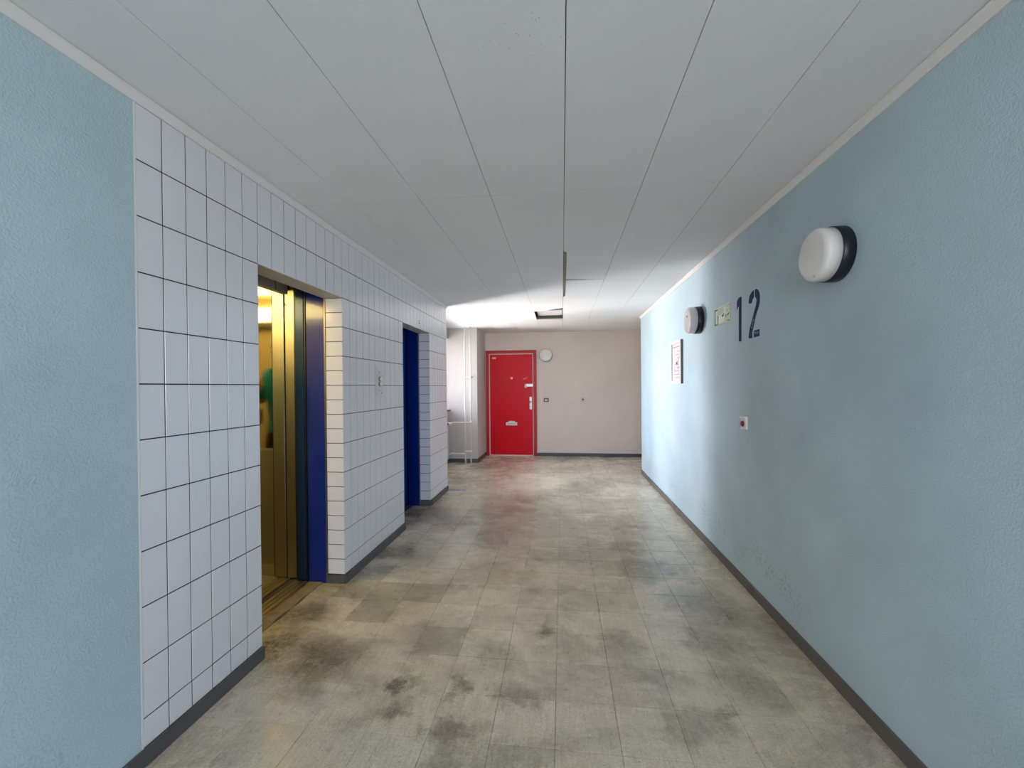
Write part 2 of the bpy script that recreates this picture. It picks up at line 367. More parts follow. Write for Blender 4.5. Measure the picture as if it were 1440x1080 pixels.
for i in range(-12, 17):
    x0, x1 = FX0+i*TS, FX0+(i+1)*TS
    for j in range(-17, 28):
        y0, y1 = FY0+j*TS, FY0+(j+1)*TS
        yc = (y0+y1)/2
        lo = XL if yc < YEND else XW
        hi = XR if yc < YRE else XFAR
        a, b = max(x0, lo), min(x1, hi); c, d = max(y0, BY), min(y1, YF)
        if b-a < .012 or d-c < .012: continue
        if .75 < yc < 5.25:
            k = (round(b-a, 3), round(d-c, 3))
            if k not in full_tile:
                bm = bmesh.new(); floor_piece(bm, -(b-a)/2+G, (b-a)/2-G, -(d-c)/2+G, (d-c)/2-G); full_tile[k] = mesh_of(bm, 'floor')
            s = dark_tiles.get((i, j), random.choice([1, .98, .96, 1.02, .94, .99]))
            inst('floor_tile', full_tile[k], floor, ((a+b)/2, (c+d)/2, random.uniform(-.0004, .0003)), (s, s*random.uniform(.985, 1), s*random.uniform(.95, 1), 1))
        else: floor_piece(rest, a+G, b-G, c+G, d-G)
for (oa, ob_), lo in ((O1, -1.665), (O2, -1.70)):
    for j in range(-2, 18):
        c, d = max(FY0+j*TS, oa+.0005), min(FY0+(j+1)*TS, ob_-.006)
        if d-c < .01: continue
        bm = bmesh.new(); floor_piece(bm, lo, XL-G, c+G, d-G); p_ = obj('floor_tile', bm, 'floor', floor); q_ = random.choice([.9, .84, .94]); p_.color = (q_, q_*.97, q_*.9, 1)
fr_ = obj('floor_tiles_beyond', rest, 'floor', floor); fr_['kind'] = 'stuff'; fr_.color = (1.06, 1.06, 1.07, 1)  # tint paints the lobby tiles lighter, standing in for window light

# ------------------------------------------------------------------ structure: ceiling
ceiling = struct('ceiling', B((-3.6, XFAR+.2, BY-.3, YF+.3, H+.20, H+.42)), 'slab', 'suspended ceiling of long white boards with thin dark joints', 'ceiling')
cx_ = [.0188+.4028*k for k in range(-6, 10)]
PT = .012
def panel(pts):
    ob = obj('ceiling_panel', prism(pts, 2, H, H+PT), 'ceil', ceiling); return ob
def rect_panel(x0, x1, y0, y1, g=.0016): panel([(x0+g, y0+g), (x1-g, y0+g), (x1-g, y1-g), (x0+g, y1-g)])
for k in range(len(cx_)-1):
    c = k-6
    x0, x1 = cx_[k], cx_[k+1]
    if x1 < XW or x0 > XFAR: continue
    if x1 < XL+.01 or x0 > XR-.03:                       # only over the lobby
        ya = YEND if x1 < XL+.01 else YRE
        rect_panel(max(x0, XW), min(x1, XFAR), ya, YF); continue
    js = {-4: [BY, .3, 2.27, 3.72, 5.4, 6.9, YF], -3: [BY, .3, 2.28, 4.3, 6.2, YF], -2: [BY, .2, 2.2865, 4.25, 6.1, YF],
          0: None, -1: None, 1: [BY, .35, 2.2865, 4.3, 6.25, YF], 2: [BY, .3, 2.26, 3.69, 5.3, YRE, YF]}.get(c, [BY, YF])
    if c == -4:
        for a, b in zip(js, js[1:]):
            if a >= YEND-.1 or b > YEND: rect_panel(x0 if a > YEND-.1 else XL, x1, a, b)
            else: rect_panel(XL, x1, a, b)
        continue
    if c == -1:
        g = .0016
        for a, b in ((BY, .25), (.25, 2.2865), (2.2865, 4.2)): rect_panel(x0, x1, a, b)
        panel([(x0+g, 4.2+g), (x1-g, 4.2+g), (x1-g, 5.675), (-.12, 5.76), (-.243, 5.872), (x0+g, 5.878)])
        rect_panel(x0, x1, 6.604, YF); continue
    if c == 0:
        g = .0016; xg = .046
        for a, b in ((BY, .25), (.25, 2.2865)): rect_panel(x0, x1, a, b)
        panel([(x0+g, 2.2865+g), (x1-g, 2.2865+g), (x1-g, 4.222), (.33, 4.214), (xg, 4.165), (xg, 3.34), (x0+g, 3.30)])
        panel([(xg, 4.225), (.33, 4.222), (x1-g, 4.2255), (x1-g, 6.1-g), (x0+g, 6.1-g), (x0+g, 5.0), (xg, 4.96)])
        rect_panel(x0, x1, 6.1, YF); continue
    for a, b in zip(js, js[1:]):
        if c == 2: rect_panel(x0, XR if a < YRE-.01 else x1, a, b)
        else: rect_panel(x0, x1, a, b)
# crumbled batten seen in the open joint, and the pale tray above the missing board
pts = []
random.seed(3)
ys = [3.32+.0545*i for i in range(31)]
left = [(.0215, y) for y in ys]; right = [(.046+random.uniform(-.006, .004), y) for y in ys[::-1]]
tag(obj('batten', prism(left+right, 2, H+.013, H+.03), 'batten', ceiling), 'crumbling beige board edge in the open ceiling joint', None)
obj('tray', bev(B((-.36, .012, 6.03, 6.44, H+.034, H+.06)), .006), 'opal', ceiling)
obj('broken_flap', prism([(-.235, 5.872), (.016, 5.69), (.016, 5.93)], 2, H+.030, H+.042), 'slab', ceiling)
obj('grid_rail', B((-.384, .0188, 6.606, 6.63, H+.013, H+.06), (-.42, .05, 5.62, 5.66, H+.013, H+.05)), 'slab', ceiling)

# ------------------------------------------------------------------ structure: walls
wl = struct('wall_left', B((-3.6, XL, .2, D0, 0, H+.2), (XL-.3, XL, BY1, .2, 0, H+.2), (XL-.3, XL, BY-.3, BY0, 0, H+.2), (XL-.3, XL, BY0, BY1, 0, BZ0), (XL-.3, XL, BY0, BY1, BZ1, H+.2)), 'blue', 'pale blue textured wall ending at the white tiles', 'wall')
wr = struct('wall_right', B((XR, XFAR+.2, BY-.3, YRE, 0, H+.2)), 'blue', 'long pale blue wall with lamps and the floor number', 'wall')
wf = struct('wall_far', B((-2.4, XFAR+.2, YF, YF+.3, 0, H+.2)), 'beige', 'beige end wall behind the red door', 'wall')
wp = struct('wall_pillar', B((XW-.3, XL-.005, YP, YF, 0, H+.2)), 'white', 'white pier beside the red door with heating pipes in front', 'wall')
we = struct('wall_lobby_side', B((XFAR, XFAR+.2, YRE, YF, 0, H+.2)), 'beige', 'beige side wall closing the lobby behind the blue wall', 'wall')
ww = struct('wall_window', B((XW-.3, XW, YEND-.1, YP, 0, WZ0), (XW-.3, XW, YEND-.1, YP, WZ1, H+.2), (XW-.3, XW, YEND-.1, WY0, WZ0, WZ1)), 'white', 'white window wall of the lobby above the radiator', 'wall')
wb = struct('wall_back', B((XL-.1, BX0, BY-.3, BY, 0, H+.2), (BX1, XR+.1, BY-.3, BY, 0, H+.2), (BX0, BX1, BY-.3, BY, 0, BZ0), (BX0, BX1, BY-.3, BY, BZ1, H+.2)), 'blue', 'blue wall with an added fill window closing the near end of the corridor', 'wall')
XB = XL-.0018
shaft = struct('wall_shaft', B((-3.6, -3.4, D0, YEND, 0, H+.2), (-6.0, XI-.03, YEND-.1, YEND, -1, H+.8), (-3.4, XI-.2, 3.15, 3.35, 0, H+.2)), 'dark', 'dark shaft wall behind the lift doors, with an added unseen outdoor screen', 'wall')  # end wall runs on outdoors, added unseen to block sky light from the pier
wt = struct('wall_lift', B((XI, XB, D0, O1[0], 0, H+.2), (XI, XB, O1[1]+.0018, O2[0], 0, H+.2), (XI, XB, O2[1]+.0018, YEND, 0, H+.2), (XI, XB, O1[0], O1[1]+.004, ZO+.006, H+.2), (XI, XB, O2[0], O2[1]+.004, ZO+.006, H+.2)), 'grout', 'white tiled wall with dark joints around the two lift doors', 'wall')
obj('wall_return', B((XI-.1, XB, YEND, YEND+.004, 0, H+.2)), 'white', wt)
obj('soffit', B((XI, XL-.001, O1[0]+.001, O1[1], ZO-.001, ZO+.007)), 'soffit', wt)
obj('soffit', B((XI, XL-.001, O2[0]+.001, O2[1], ZO-.001, ZO+.007)), 'soffit', wt)

# wall tiles, each with an eased face
def tile_bm(w, h, axis):
    """tile lying in the plane across axis, face at 0, body 6 mm behind"""
    bm = bmesh.new(); e = .0006; rings = []
    for t, i in ((-.006, 0), (-.001, 0), (0, e)):
        ps = ((-w/2+i, -h/2+i), (w/2-i, -h/2+i), (w/2-i, h/2-i), (-w/2+i, h/2-i))
        rings.append([bm.verts.new((t, a, b) if axis == 0 else (a, -t, b)) for a, b in ps])
    for a, b in zip(rings, rings[1:]):
        for k in range(4): bm.faces.new((a[k], a[(k+1) % 4], b[(k+1) % 4], b[k]))
    bm.faces.new(rings[2]); return bm
JW = .0045
rows = [(Z_B, ZR-1.2)]+[(ZR+.2*k, ZR+.2*(k+1)) for k in range(-6, 5)]
rows[-1] = (rows[-1][0], Z_T+.002)
cache = {}
far_tiles = bmesh.new()
for n in range(40):
    ya, yb = D0+n*TW, D0+(n+1)*TW
    for za, zb in rows:
        if (6 <= n < 14 or 25 <= n < 33) and zb <= ZO+.01: continue
        h = round(zb-za-JW, 4)
        if n >= 33:
            b2 = tile_bm(TW-JW, h, 0); bmesh.ops.translate(b2, verts=b2.verts, vec=(XL, (ya+yb)/2, (za+zb)/2))
            me = bpy.data.meshes.new('x'); b2.to_mesh(me); b2.free(); far_tiles.from_mesh(me); bpy.data.meshes.remove(me); continue
        if h not in cache: cache[h] = mesh_of(tile_bm(TW-JW, h, 0), 'tile')
        inst('wall_tile', cache[h], wt, (XL+random.uniform(-.0004, .0004), (ya+yb)/2, (za+zb)/2))
ft = obj('wall_tiles_past_far_lift', far_tiles, 'tile', wt); ft['kind'] = 'stuff'
# reveal tiles on the far side of each opening, laid flat
RW = XL-XI-.012
rz = [Z_B]
z = ZR-1.2
while z < ZO-.01:
    rz.append(z); z += .1
rz.append(ZO-.001)
for Oy, mm in ((O1[1], 'tile'), (O2[1], 'tile')):
    for za, zb in zip(rz, rz[1:]):
        if zb-za < .02: continue
        k = (round(zb-za, 3), mm)
        if k not in cache: cache[k] = mesh_of(tile_bm(RW-.002, zb-za-JW, 1), mm)
        inst('reveal_tile', cache[k], wt, (XL-.001-RW/2, Oy, (za+zb)/2))
    obj('reveal_base', B((XI, XL, Oy-.006, Oy+.004, 0, Z_B-.004)), 'base', wt)
    obj('edge_strip', B((XI-.001, XI+.010, Oy-.003, Oy+.004, 0, ZO)), 'steeld', wt)
# white edge strip where the blue paint meets the tiles
obj('edge_strip', B((XB, XL+.001, D0-.006, D0+.001, 0, Z_T)), 'trim', wt)
obj('edge_strip', B((XB-.006, XL+.0005, YEND-.001, YEND+.005, 0, Z_T)), 'trim', wt)

# ------------------------------------------------------------------ baseboards and ceiling trims
def base(name, bm, m, label): return struct(name, bm, m, label, 'baseboard')
base('baseboard_left', B((XL, XL+.010, BY, D0, 0, Z_B)), 'base', 'dark grey rubber baseboard under the near blue wall')
base('baseboard_lift', B((XL, XL+.012, D0, O1[0], 0, Z_B), (XL, XL+.012, O1[1], O2[0], 0, Z_B), (XL, XL+.012, O2[1], YEND+.005, 0, Z_B)), 'base', 'dark grey rubber baseboard under the white tiles')
bmr = B((XR-.012, XR, BY, YRE, 0, Z_B)); base('baseboard_right', bmr, 'basebrown', 'brown-grey baseboard along the long blue wall')
base('baseboard_far', B((-.49, XFAR, YF-.012, YF, 0, Z_B)), 'base', 'dark grey baseboard under the beige end wall')
base('baseboard_pillar', B((XW, XL-.005, YP-.012, YP, 0, .07), (XL-.005, XL+.007, YP-.012, YF, 0, .07), (XW, XW+.012, YEND, YP, 0, .07)), 'base', 'grey baseboard round the white pier and under the window')
def trim(name, bm, label): return struct(name, bm, 'trim', label, 'trim')
def trim_profile(x, s, y0, y1):
    return prism([(x, Z_T), (x+s*.006, Z_T), (x+s*.022, H-.012), (x+s*.024, H-.003), (x, H-.003)], 1, y0, y1)
trim('trim_1', trim_profile(XL, 1, BY, YEND), 'white ceiling trim above the tiles and near blue wall')
trim('trim_2', trim_profile(XR, -1, BY, YRE), 'white ceiling trim along the long blue wall')

# ------------------------------------------------------------------ window of the lobby, and fill windows added behind the camera
def window(name, label, axis, plane, a0, a1, z0, z1, thick, panes, sill):
    w = thing(name, label, 'window', (plane, a0, z0) if axis == 0 else (a0, plane, z0), kind='structure')
    def bx(p0, p1, q0, q1, r0, r1): return (p0, p1, q0, q1, r0, r1) if axis == 0 else (q0, q1, p0, p1, r0, r1)
    t0, t1 = plane-.03, plane+.03; f = .05
    obj('window_frame', B(bx(t0, t1, a0, a1, z0, z0+f), bx(t0, t1, a0, a1, z1-f, z1), bx(t0, t1, a0, a0+f, z0+f, z1-f), bx(t0, t1, a1-f, a1, z0+f, z1-f)), 'trim', w)
    wd = (a1-a0-2*f)/panes
    for i in range(panes):
        p = a0+f+i*wd
        if i: obj('mullion', B(bx(t0, t1, p-.03, p+.03, z0+f, z1-f)), 'trim', w)
        obj('pane', B(bx(plane-.003, plane+.003, p+(.03 if i else 0), p+wd-(.03 if i < panes-1 else 0), z0+f, z1-f)), 'glass', w)
    return w
w1 = window('window_1', 'white framed window above the radiator in the lobby niche', 0, XW-.24, WY0, WY1, WZ0, WZ1, .3, 2, True)
obj('window_sill', bev(B((XW-.21, XW+.05, WY0-.0, WY1-.05, WZ0-.012, WZ0+.012)), .004), 'sillst', w1)
w3 = window('fill_window_3', 'added white framed fill window in the unseen blue end wall of the corridor', 1, BY-.24, BX0, BX1, BZ0, BZ1, .3, 2, True)
w2 = window('fill_window_2', 'added white framed fill window in the near blue wall, out of view', 0, XL-.24, BY0, BY1, BZ0, BZ1, .3, 2, True)

# ------------------------------------------------------------------ lift with open doors
Y1 = O1[1]
fr = thing('lift_door_frame', 'glossy dark blue frame of the open lift beside cream-lit reveal tiles', 'door frame', (XI, (O1[0]+O1[1])/2, 0))
obj('jamb', bev(B((-1.765, XI-.001, Y1+.0005, Y1+.10, 0, 2.15)), .003, 1), 'navy', fr)
obj('jamb', bev(B((-1.765, XI-.001, O1[0]-.10, O1[0]-.0005, 0, 2.15)), .003, 1), 'navy', fr)
obj('header', B((-1.90, -1.862, O1[0]-.1, Y1-.05, 1.992, 2.3)), mat('grey_brown_header', srgb(176, 164, 152), .5), fr)
obj('header_joint', B((-1.8618, -1.860, 2.545, 2.549, 1.992, 2.06)), 'dark', fr)
obj('sill', B((-1.765, -1.755, O1[0], Y1, -.012, .003), (-1.80, -1.772, O1[0], Y1, -.012, .003), (-1.835, -1.808, O1[0], Y1, -.012, .003), (-1.868, -1.843, O1[0], Y1, -.012, .003), (-1.868, -1.755, O1[0], Y1, -.02, -.010)), 'alu', fr)
ld = thing('landing_door', 'narrow blue and steel edge of the pushed-back landing door', 'door', (-1.82, Y1+.05, 0))
obj('leaf', bev(B((-1.852, -1.792, Y1+.012, Y1+.16, .004, 2.10)), .002, 1), mat('dark_blue_door_edge', srgb(22, 52, 92), .25, .3), ld)
obj('edge_seal', B((-1.864, -1.853, Y1+.014, Y1+.06, .004, 2.10)), 'lampblk', ld)
obj('edge_seal', B((-1.790, -1.780, Y1+.016, Y1+.06, .004, 2.10)), 'lampblk', ld)
obj('gap_cover', B((-1.868, -1.77, Y1+.165, Y1+.17, .004, 2.1)), 'dark', shaft)
cab = thing('lift_cab', 'brushed steel lift cab lit yellow behind the open door', 'lift', (-2.6, 2.25, 0))
CY0, CY1, CX0, CX1 = 1.62, Y1+.055, -3.25, -2.045
obj('door_leaf', bev(B((-1.940, -1.870, Y1+.028, Y1+.20, .006, 2.10)), .002, 1), 'steel', cab)
rp_ = obj('return_panel', bev(B((-2.042, -1.954, Y1+.033, Y1+.08, .006, 2.30)), .002, 1), 'steel', cab)
obj('return_panel', B((-2.045, -1.954, CY0-.02, O1[0]+.02, .006, 2.30)), 'steel', cab)
obj('front_header', B((-2.045, -1.96, O1[0]-.1, Y1+.1, 2.055, 2.32)), 'steeld', cab)
obj('header_shadow_gap', B((-1.955, -1.905, O1[0]-.1, Y1+.1, 2.04, 2.3)), 'dark', cab)
sw = obj('side_wall', B((CX0, CX1-.006, CY1, CY1+.02, .92, 2.30)), 'mirror', cab)
obj('side_wall_lower', B((CX0, CX1-.006, CY1, CY1+.02, .0, .905)), 'steel', cab)
obj('wall_rail', B((CX0, CX1-.004, CY1-.004, CY1, .905, .92)), 'alu', cab)
obj('kick_plate', B((CX0, CX1-.004, CY1-.004, CY1, .006, .085)), 'alu', cab)
obj('near_wall', B((CX0, CX1, CY0-.02, CY0, .0, 2.30)), 'cabceil', cab)
obj('back_wall', B((CX0-.02, CX0, CY0, CY1+.02, .0, 2.30)), 'cabceil', cab)
obj('cab_floor', B((CX0, -2.03, CY0, CY1, -.03, .004)), 'cabfloor', cab)
obj('cab_ceiling', B((CX0, -1.96, CY0, CY1+.02, 2.26, 2.30)), 'cabceil', cab)
obj('cab_sill', B((-2.03, -2.018, O1[0], Y1+.03, -.012, .004), (-1.985, -1.962, O1[0], Y1+.03, -.012, .004), (-2.012, -1.991, O1[0], Y1+.03, -.012, .004), (-1.954, -1.922, O1[0], Y1+.03, -.012, .004), (-2.03, -1.922, O1[0], Y1+.03, -.02, -.010)), 'alu', cab)
obj('lamp_diffuser', bev(B((CX0+.12, -2.22, CY0+.001, CY0+.05, 2.02, 2.16)), .008), 'lamp', cab)
obj('cab_fill_panel', B((CX0+.25, -2.3, CY0+.2, CY1-.2, 2.245, 2.258)), mat('cab_fill_glow', srgb(255, 240, 200), .5, emit=((1, .76, .28, 1), 13)), cab)  # added unseen glowing panel, brightens the cab walls and reveal tiles
obj('lamp_bracket', B((CX0+.12, -2.22, CY0+.001, CY0+.06, 1.965, 2.015)), 'plastg', cab)
obj('door_gap', B((-1.954, -1.940, Y1+.045, Y1+.05, .006, 2.1)), 'dark', cab)
obj('panel_joint', B((-2.053, -2.042, CY1-.012, CY1, .0, 2.26)), 'dark', cab)
obj('door_gap', B((-1.870, -1.866, Y1+.026, Y1+.15, .006, 2.1)), 'dark', cab)
# scratched strokes on the cab door
def strokes(parent, name, m, X, lines, wpx=.8, ax=1, out=-.0006):
    for (xa, ya, xb, yb) in lines:
        a = un(xa, ya, ax, X); b = un(xb, yb, ax, X); d = (b-a); n = Vector((-d.z, 0, d.x)) if ax == 1 else Vector((0, -d.z, d.y))
        n = n.normalized()*(wpx*.5*(a-CAM).length/FPX)
        off = Vector((0, out, 0)) if ax == 1 else Vector((out, 0, 0))
        bm = bmesh.new(); bm.faces.new([bm.verts.new(p+off) for p in (a-n, b-n, b+n, a+n)]); obj(name, bm, m, parent)
strokes(cab, 'scratched_mark', 'plastg', Y1+.028, [(400.5, 425.5, 401.5, 430), (401.5, 430, 404.5, 426), (403, 427, 403.3, 430.5)])

# worn cement strip between the vinyl and the lift sill
tag(obj('threshold_strip', prism([(-1.755, O1[0]), (-1.668, O1[0])]+[(-1.664+.006*math.sin(i*1.7)+random.uniform(-.005, .005), O1[0]+.8*i/14) for i in range(1, 14)]+[(-1.66, O1[1]), (-1.755, O1[1])], 2, -.003, .0015), 'cement'), 'stained cement strip in front of the grooved lift sill', 'threshold')
tag(obj('threshold_gap', prism([(-1.669, O1[0]), (-1.648, O1[0])]+[(-1.654+random.uniform(-.006, .006), O1[0]+.8*i/14) for i in range(1, 14)]+[(-1.648, O1[1]), (-1.669, O1[1])], 2, -.002, .0009), 'under'), 'dark broken edge of the vinyl before the open lift', 'floor edge')

# ------------------------------------------------------------------ lift with closed door
Y2 = O2[1]
f2 = thing('lift_door_frame', 'dark blue frame of the closed lift beside grey reveal tiles', 'door frame', (XI, (O2[0]+O2[1])/2, 0))
obj('jamb', bev(B((-1.765, XI-.001, Y2+.0005, Y2+.10, 0, 2.15)), .003, 1), 'navy', f2)
obj('jamb', bev(B((-1.765, XI-.001, O2[0]-.10, O2[0]-.0005, 0, 2.15)), .003, 1), 'navy', f2)
obj('header', B((-1.765, XI-.001, O2[0]-.1, Y2+.1, 1.985, 2.2)), 'navy', f2)
obj('sill', B((-1.80, -1.75, O2[0], Y2, -.012, .003), (-1.745, -1.70, O2[0], Y2, -.012, .002)), 'steeld', f2)
d2 = thing('landing_door', 'closed bright blue lift door behind its dark blue frame', 'door', (-1.79, (O2[0]+O2[1])/2, 0))
obj('leaf', bev(B((-1.82, -1.775, O2[0]-.05, Y2-.37, .004, 2.10)), .002, 1), 'navy2', d2)
obj('leaf', bev(B((-1.83, -1.785, Y2-.366, Y2+.06, .004, 2.10)), .002, 1), 'navy2', d2)

# call plate between the lifts
a = un(527.5, 516, 0, XL); b = un(537, 556.5, 0, XL)
cp = thing('lift_call_plate', 'slim steel call plate with two round buttons between the lifts', 'call plate', (XL, (a.y+b.y)/2, b.z))
obj('plate', bev(B((XL, XL+.006, a.y, b.y, b.z, a.z)), .0015, 1), mat('pale_call_plate', srgb(206, 205, 210), .35, .3), cp)
for py in (533, 540):
    c = un(532.8, py, 0, XL)
    obj('button_ring', lathe([(.0, 0), (.019, 0), (.019, .010), (.015, .012), (0, .012)], (XL+.005, c.y, c.z), (1, 0, 0), 24), 'steeld', cp)
    obj('button', lathe([(.0, 0), (.014, 0), (.014, .008), (.010, .011), (0, .012)], (XL+.014, c.y, c.z), (1, 0, 0), 24), 'plastw', cp)
for px, py, s in ((532.5, 523.5, .005), (532.5, 549, .005), (536, 552.6, .006)):
    c = un(px, py, 0, XL); obj('keyhole', lathe([(0, 0), (s, 0), (s, .002), (0, .002)], (XL+.006, c.y, c.z), (1, 0, 0), 16), 'plastg', cp)
a = un(588, 450.5, 0, XL); b = un(591, 457.5, 0, XL)
st = thing('warning_sticker', 'tiny white sticker with red print on the tile above the closed lift', 'sticker', (XL, a.y, b.z))
obj('sheet', B((XL, XL+.0012, a.y, b.y, b.z, a.z)), 'plastw', st)
obj('print', B((XL+.0012, XL+.0016, a.y+.008, b.y-.008, b.z+.008, b.z+.022), (XL+.0012, XL+.0016, a.y+.012, b.y-.012, b.z+.034, b.z+.046)), 'print_', st)

# ------------------------------------------------------------------ heating pipes, radiator
hp = thing('heating_pipes', 'two white heating pipes rising in front of the white pier', 'pipes', (-1.64, 7.2, 0))
PY = 7.21
p1b, p1t = un(655.3, 653, 1, PY), un(652.6, 464, 1, PY); p2b, p2t = un(663, 653, 1, PY), un(660.6, 464, 1, PY)
xa, xb = (p1b.x+p1t.x)/2, (p2b.x+p2t.x)/2
obj('riser', tube([(xa, PY, 0), (xa, PY, H)], .0125), 'pipe', hp); obj('riser', tube([(xb, PY, 0), (xb, PY, H)], .0125), 'pipe', hp)
zc = un(656, 530.5, 1, PY).z
obj('clamp', B((xa-.018, xb+.018, PY-.02, YP-.001, zc-.008, zc+.008)), 'pipe', hp)
zu = un(650, 594, 1, PY).z; zl = un(645, 637, 1, PY).z
obj('branch', tube([(xb, PY, zu), (-1.85, PY, zu), (-1.93, PY-.02, zu-.004), (-1.955, PY-.06, zu-.012), (-1.955, PY-.13, zu-.012)], .011), 'pipe', hp)
obj('branch', tube([(xa, PY, zl-.012), (-1.82, PY, zl-.012), (-1.90, PY-.01, zl-.004), (-1.95, PY-.05, zl-.002), (-1.955, PY-.13, zl-.02)], .011), 'pipe', hp)
obj('fitting', tube([(xa-.02, PY, zl+.03), (xb+.02, PY, zl+.03)], .016), 'pipe', hp)
obj('fitting', lathe([(0, -.03), (.02, -.03), (.02, .03), (0, .03)], (xb, PY, zu), (0, 0, 1), 16), 'pipe', hp)
ra = thing('radiator', 'white panel radiator with a round valve under the lobby window', 'radiator', (-1.95, 6.3, .1))
obj('panel', bev(B((-1.985, -1.935, 5.65, 6.93, .16, .78)), .008), 'pipe', ra)
for i in range(12): obj('fin', bev(B((-1.937, -1.928, 5.72+i*.1, 5.77+i*.1, .2, .74)), .003, 1), 'pipe', ra)
for fy in (5.9, 6.6): obj('foot', B((-1.98, -1.94, fy, fy+.04, 0, .16)), 'pipe', ra)
v = un(630.6, 597, 1, 7.03)
obj('valve', lathe([(0, 0), (.022, 0), (.026, .012), (.026, .05), (.018, .062), (0, .062)], (-1.965, 7.05, zu-.01), (1, -.1, 0), 20), 'pipe', ra)
obj('valve_body', tube([(-1.955, 6.92, zu-.012), (-1.955, 7.078, zu-.012)], .016), 'plastg', ra)

# ------------------------------------------------------------------ red door in the end wall
def fx(x, y): return un(x, y, 1, YF)
DX0, DX1, DZ = -1.483, -.490, 2.055
rd = thing('red_door', 'glossy red apartment door with a white letter flap in a red frame', 'door', ((DX0+DX1)/2, YF, 0))
fw = .062
obj('door_frame', B((DX0, DX0+fw, YF-.035, YF, 0, DZ), (DX1-fw, DX1, YF-.035, YF, 0, DZ), (DX0+fw, DX1-fw, YF-.035, YF, DZ-fw, DZ)), 'redf', rd)
obj('seal', B((DX0+fw, DX0+fw+.016, YF-.03, YF, .012, DZ-fw), (DX1-fw-.014, DX1-fw, YF-.03, YF, .012, DZ-fw), (DX0+fw+.016, DX1-fw-.014, YF-.03, YF, DZ-fw-.016, DZ-fw)), 'seal', rd)
LX0, LX1, LZ1 = DX0+fw+.018, DX1-fw-.016, DZ-fw-.018
lf = obj('leaf', bev(B((LX0, LX1, YF-.026, YF-.001, .026, LZ1)), .003, 1), 'red', rd)
obj('threshold', B((DX0+fw, DX1-fw, YF-.03, YF, 0, .022)), 'seal', rd)
yl = YF-.026
c = fx(719.7, 531.8); obj('peephole', lathe([(0, 0), (.024, 0), (.024, .006), (.014, .012), (0, .010)], (c.x, yl, c.z), (0, -1, 0), 20), 'plastw', lf)
a, b = fx(692.6, 502.5), fx(697.6, 505); obj('nameplate', B((a.x, b.x, yl-.004, yl, b.z, a.z)), 'seal', lf)
a, b = fx(739, 540), fx(750.3, 543.5)
lk = obj('upper_lock', B((a.x, LX1+.005, yl-.03, yl, b.z, a.z)), 'chrome', lf)
obj('lock_cylinder', bev(B((a.x-.012, a.x+.03, yl-.04, yl, b.z-.028, a.z-.012)), .004, 1), 'seal', lf)
a, b = fx(744.8, 558), fx(748.2, 575.5); obj('handle_plate', bev(B((a.x, b.x, yl-.010, yl, b.z, a.z)), .003, 1), 'chrome', lf)
c = fx(746.5, 565); obj('knob', lathe([(0, 0), (.012, 0), (.012, .02), (.02, .03), (.018, .045), (0, .05)], (c.x, yl-.01, c.z), (0, -1, 0), 20), 'chrome', lf)
c = fx(746.5, 571.5); obj('keyhole', lathe([(0, 0), (.008, 0), (.008, .004), (0, .004)], (c.x, yl-.01, c.z), (0, -1, 0), 14), 'plastg', lf)
ml = [fx(x, y) for x, y in ((711.8, 598), (711.8, 594), (716, 593), (716, 591.8), (724, 591.8), (724.3, 593), (727.6, 593.8), (727.6, 598))]
fl = obj('letter_flap', prism([(p.x, p.z) for p in ml], 1, yl-.012, yl), 'plastw', lf)
a, b = fx(714, 595), fx(725.5, 596.5); obj('flap_lip', B((a.x, b.x, yl-.018, yl-.012, b.z, a.z)), 'opalg', lf)
a, b = fx(735.5, 531), fx(741.5, 533)
s = prism([(fx(x, y).x, fx(x, y).z) for x, y in ((735.3, 533.8), (736.5, 532.2), (739, 531.4), (741.6, 530), (741, 531.6), (738.6, 533.4))], 1, yl-.0012, yl)
obj('torn_sticker', s, mat('torn_pink_sticker', srgb(220, 120, 120), .6), lf)

# things on the end wall
def round_lamp(name, label, c, d, R, depth, ring, basemat, capmat, group=None):
    t = thing(name, label, 'lamp', c, group)
    obj('lamp_base', lathe([(0, 0), (R, 0), (R, ring), (R-.004, ring+.002), (0, ring+.002)], c, d, 56), basemat, t)
    prof = [(0, ring+.002), (R-.004, ring+.002), (R-.004, depth-.028)]
    for k in range(1, 7):
        aa = k/6*math.pi/2; prof.append((R-.004-.026*(1-math.cos(aa)), depth-.028+.022*math.sin(aa)))
    prof += [(R*.5, depth-.002), (0, depth)]
    df = obj('diffuser', lathe(prof, c, d, 56), capmat, t)
    return t, df
c = fx(767.5, 499.6); t, df = round_lamp('wall_lamp', 'round white wall lamp beside the red door', (c.x, YF, c.z), (0, -1, 0), .128, .085, .02, 'plastg', 'opal')
a, b = fx(764.6, 560), fx(771.6, 565.3)
sw_ = thing('light_switch', 'small light switch with a dark grey surround beside the red door', 'switch', ((a.x+b.x)/2, YF, b.z))
obj('surround', bev(B((a.x, b.x, YF-.010, YF, b.z, a.z)), .004, 1), 'plastg', sw_)
obj('rocker', bev(B((a.x+.018, b.x-.018, YF-.016, YF-.008, b.z+.018, a.z-.018)), .003, 1), 'plastw', sw_)
c = fx(819.6, 561.8)
pb = thing('wall_button', 'tiny red push button on the beige end wall', 'button', (c.x, YF, c.z-.03))
obj('plate', bev(B((c.x-.035, c.x+.035, YF-.006, YF, c.z-.035, c.z+.035)), .003, 1), mat('beige_button_plate', srgb(214, 196, 184), .6), pb)
obj('button', lathe([(0, 0), (.014, 0), (.013, .006), (0, .008)], (c.x, YF-.006, c.z), (0, -1, 0), 18), 'redbtn', pb)

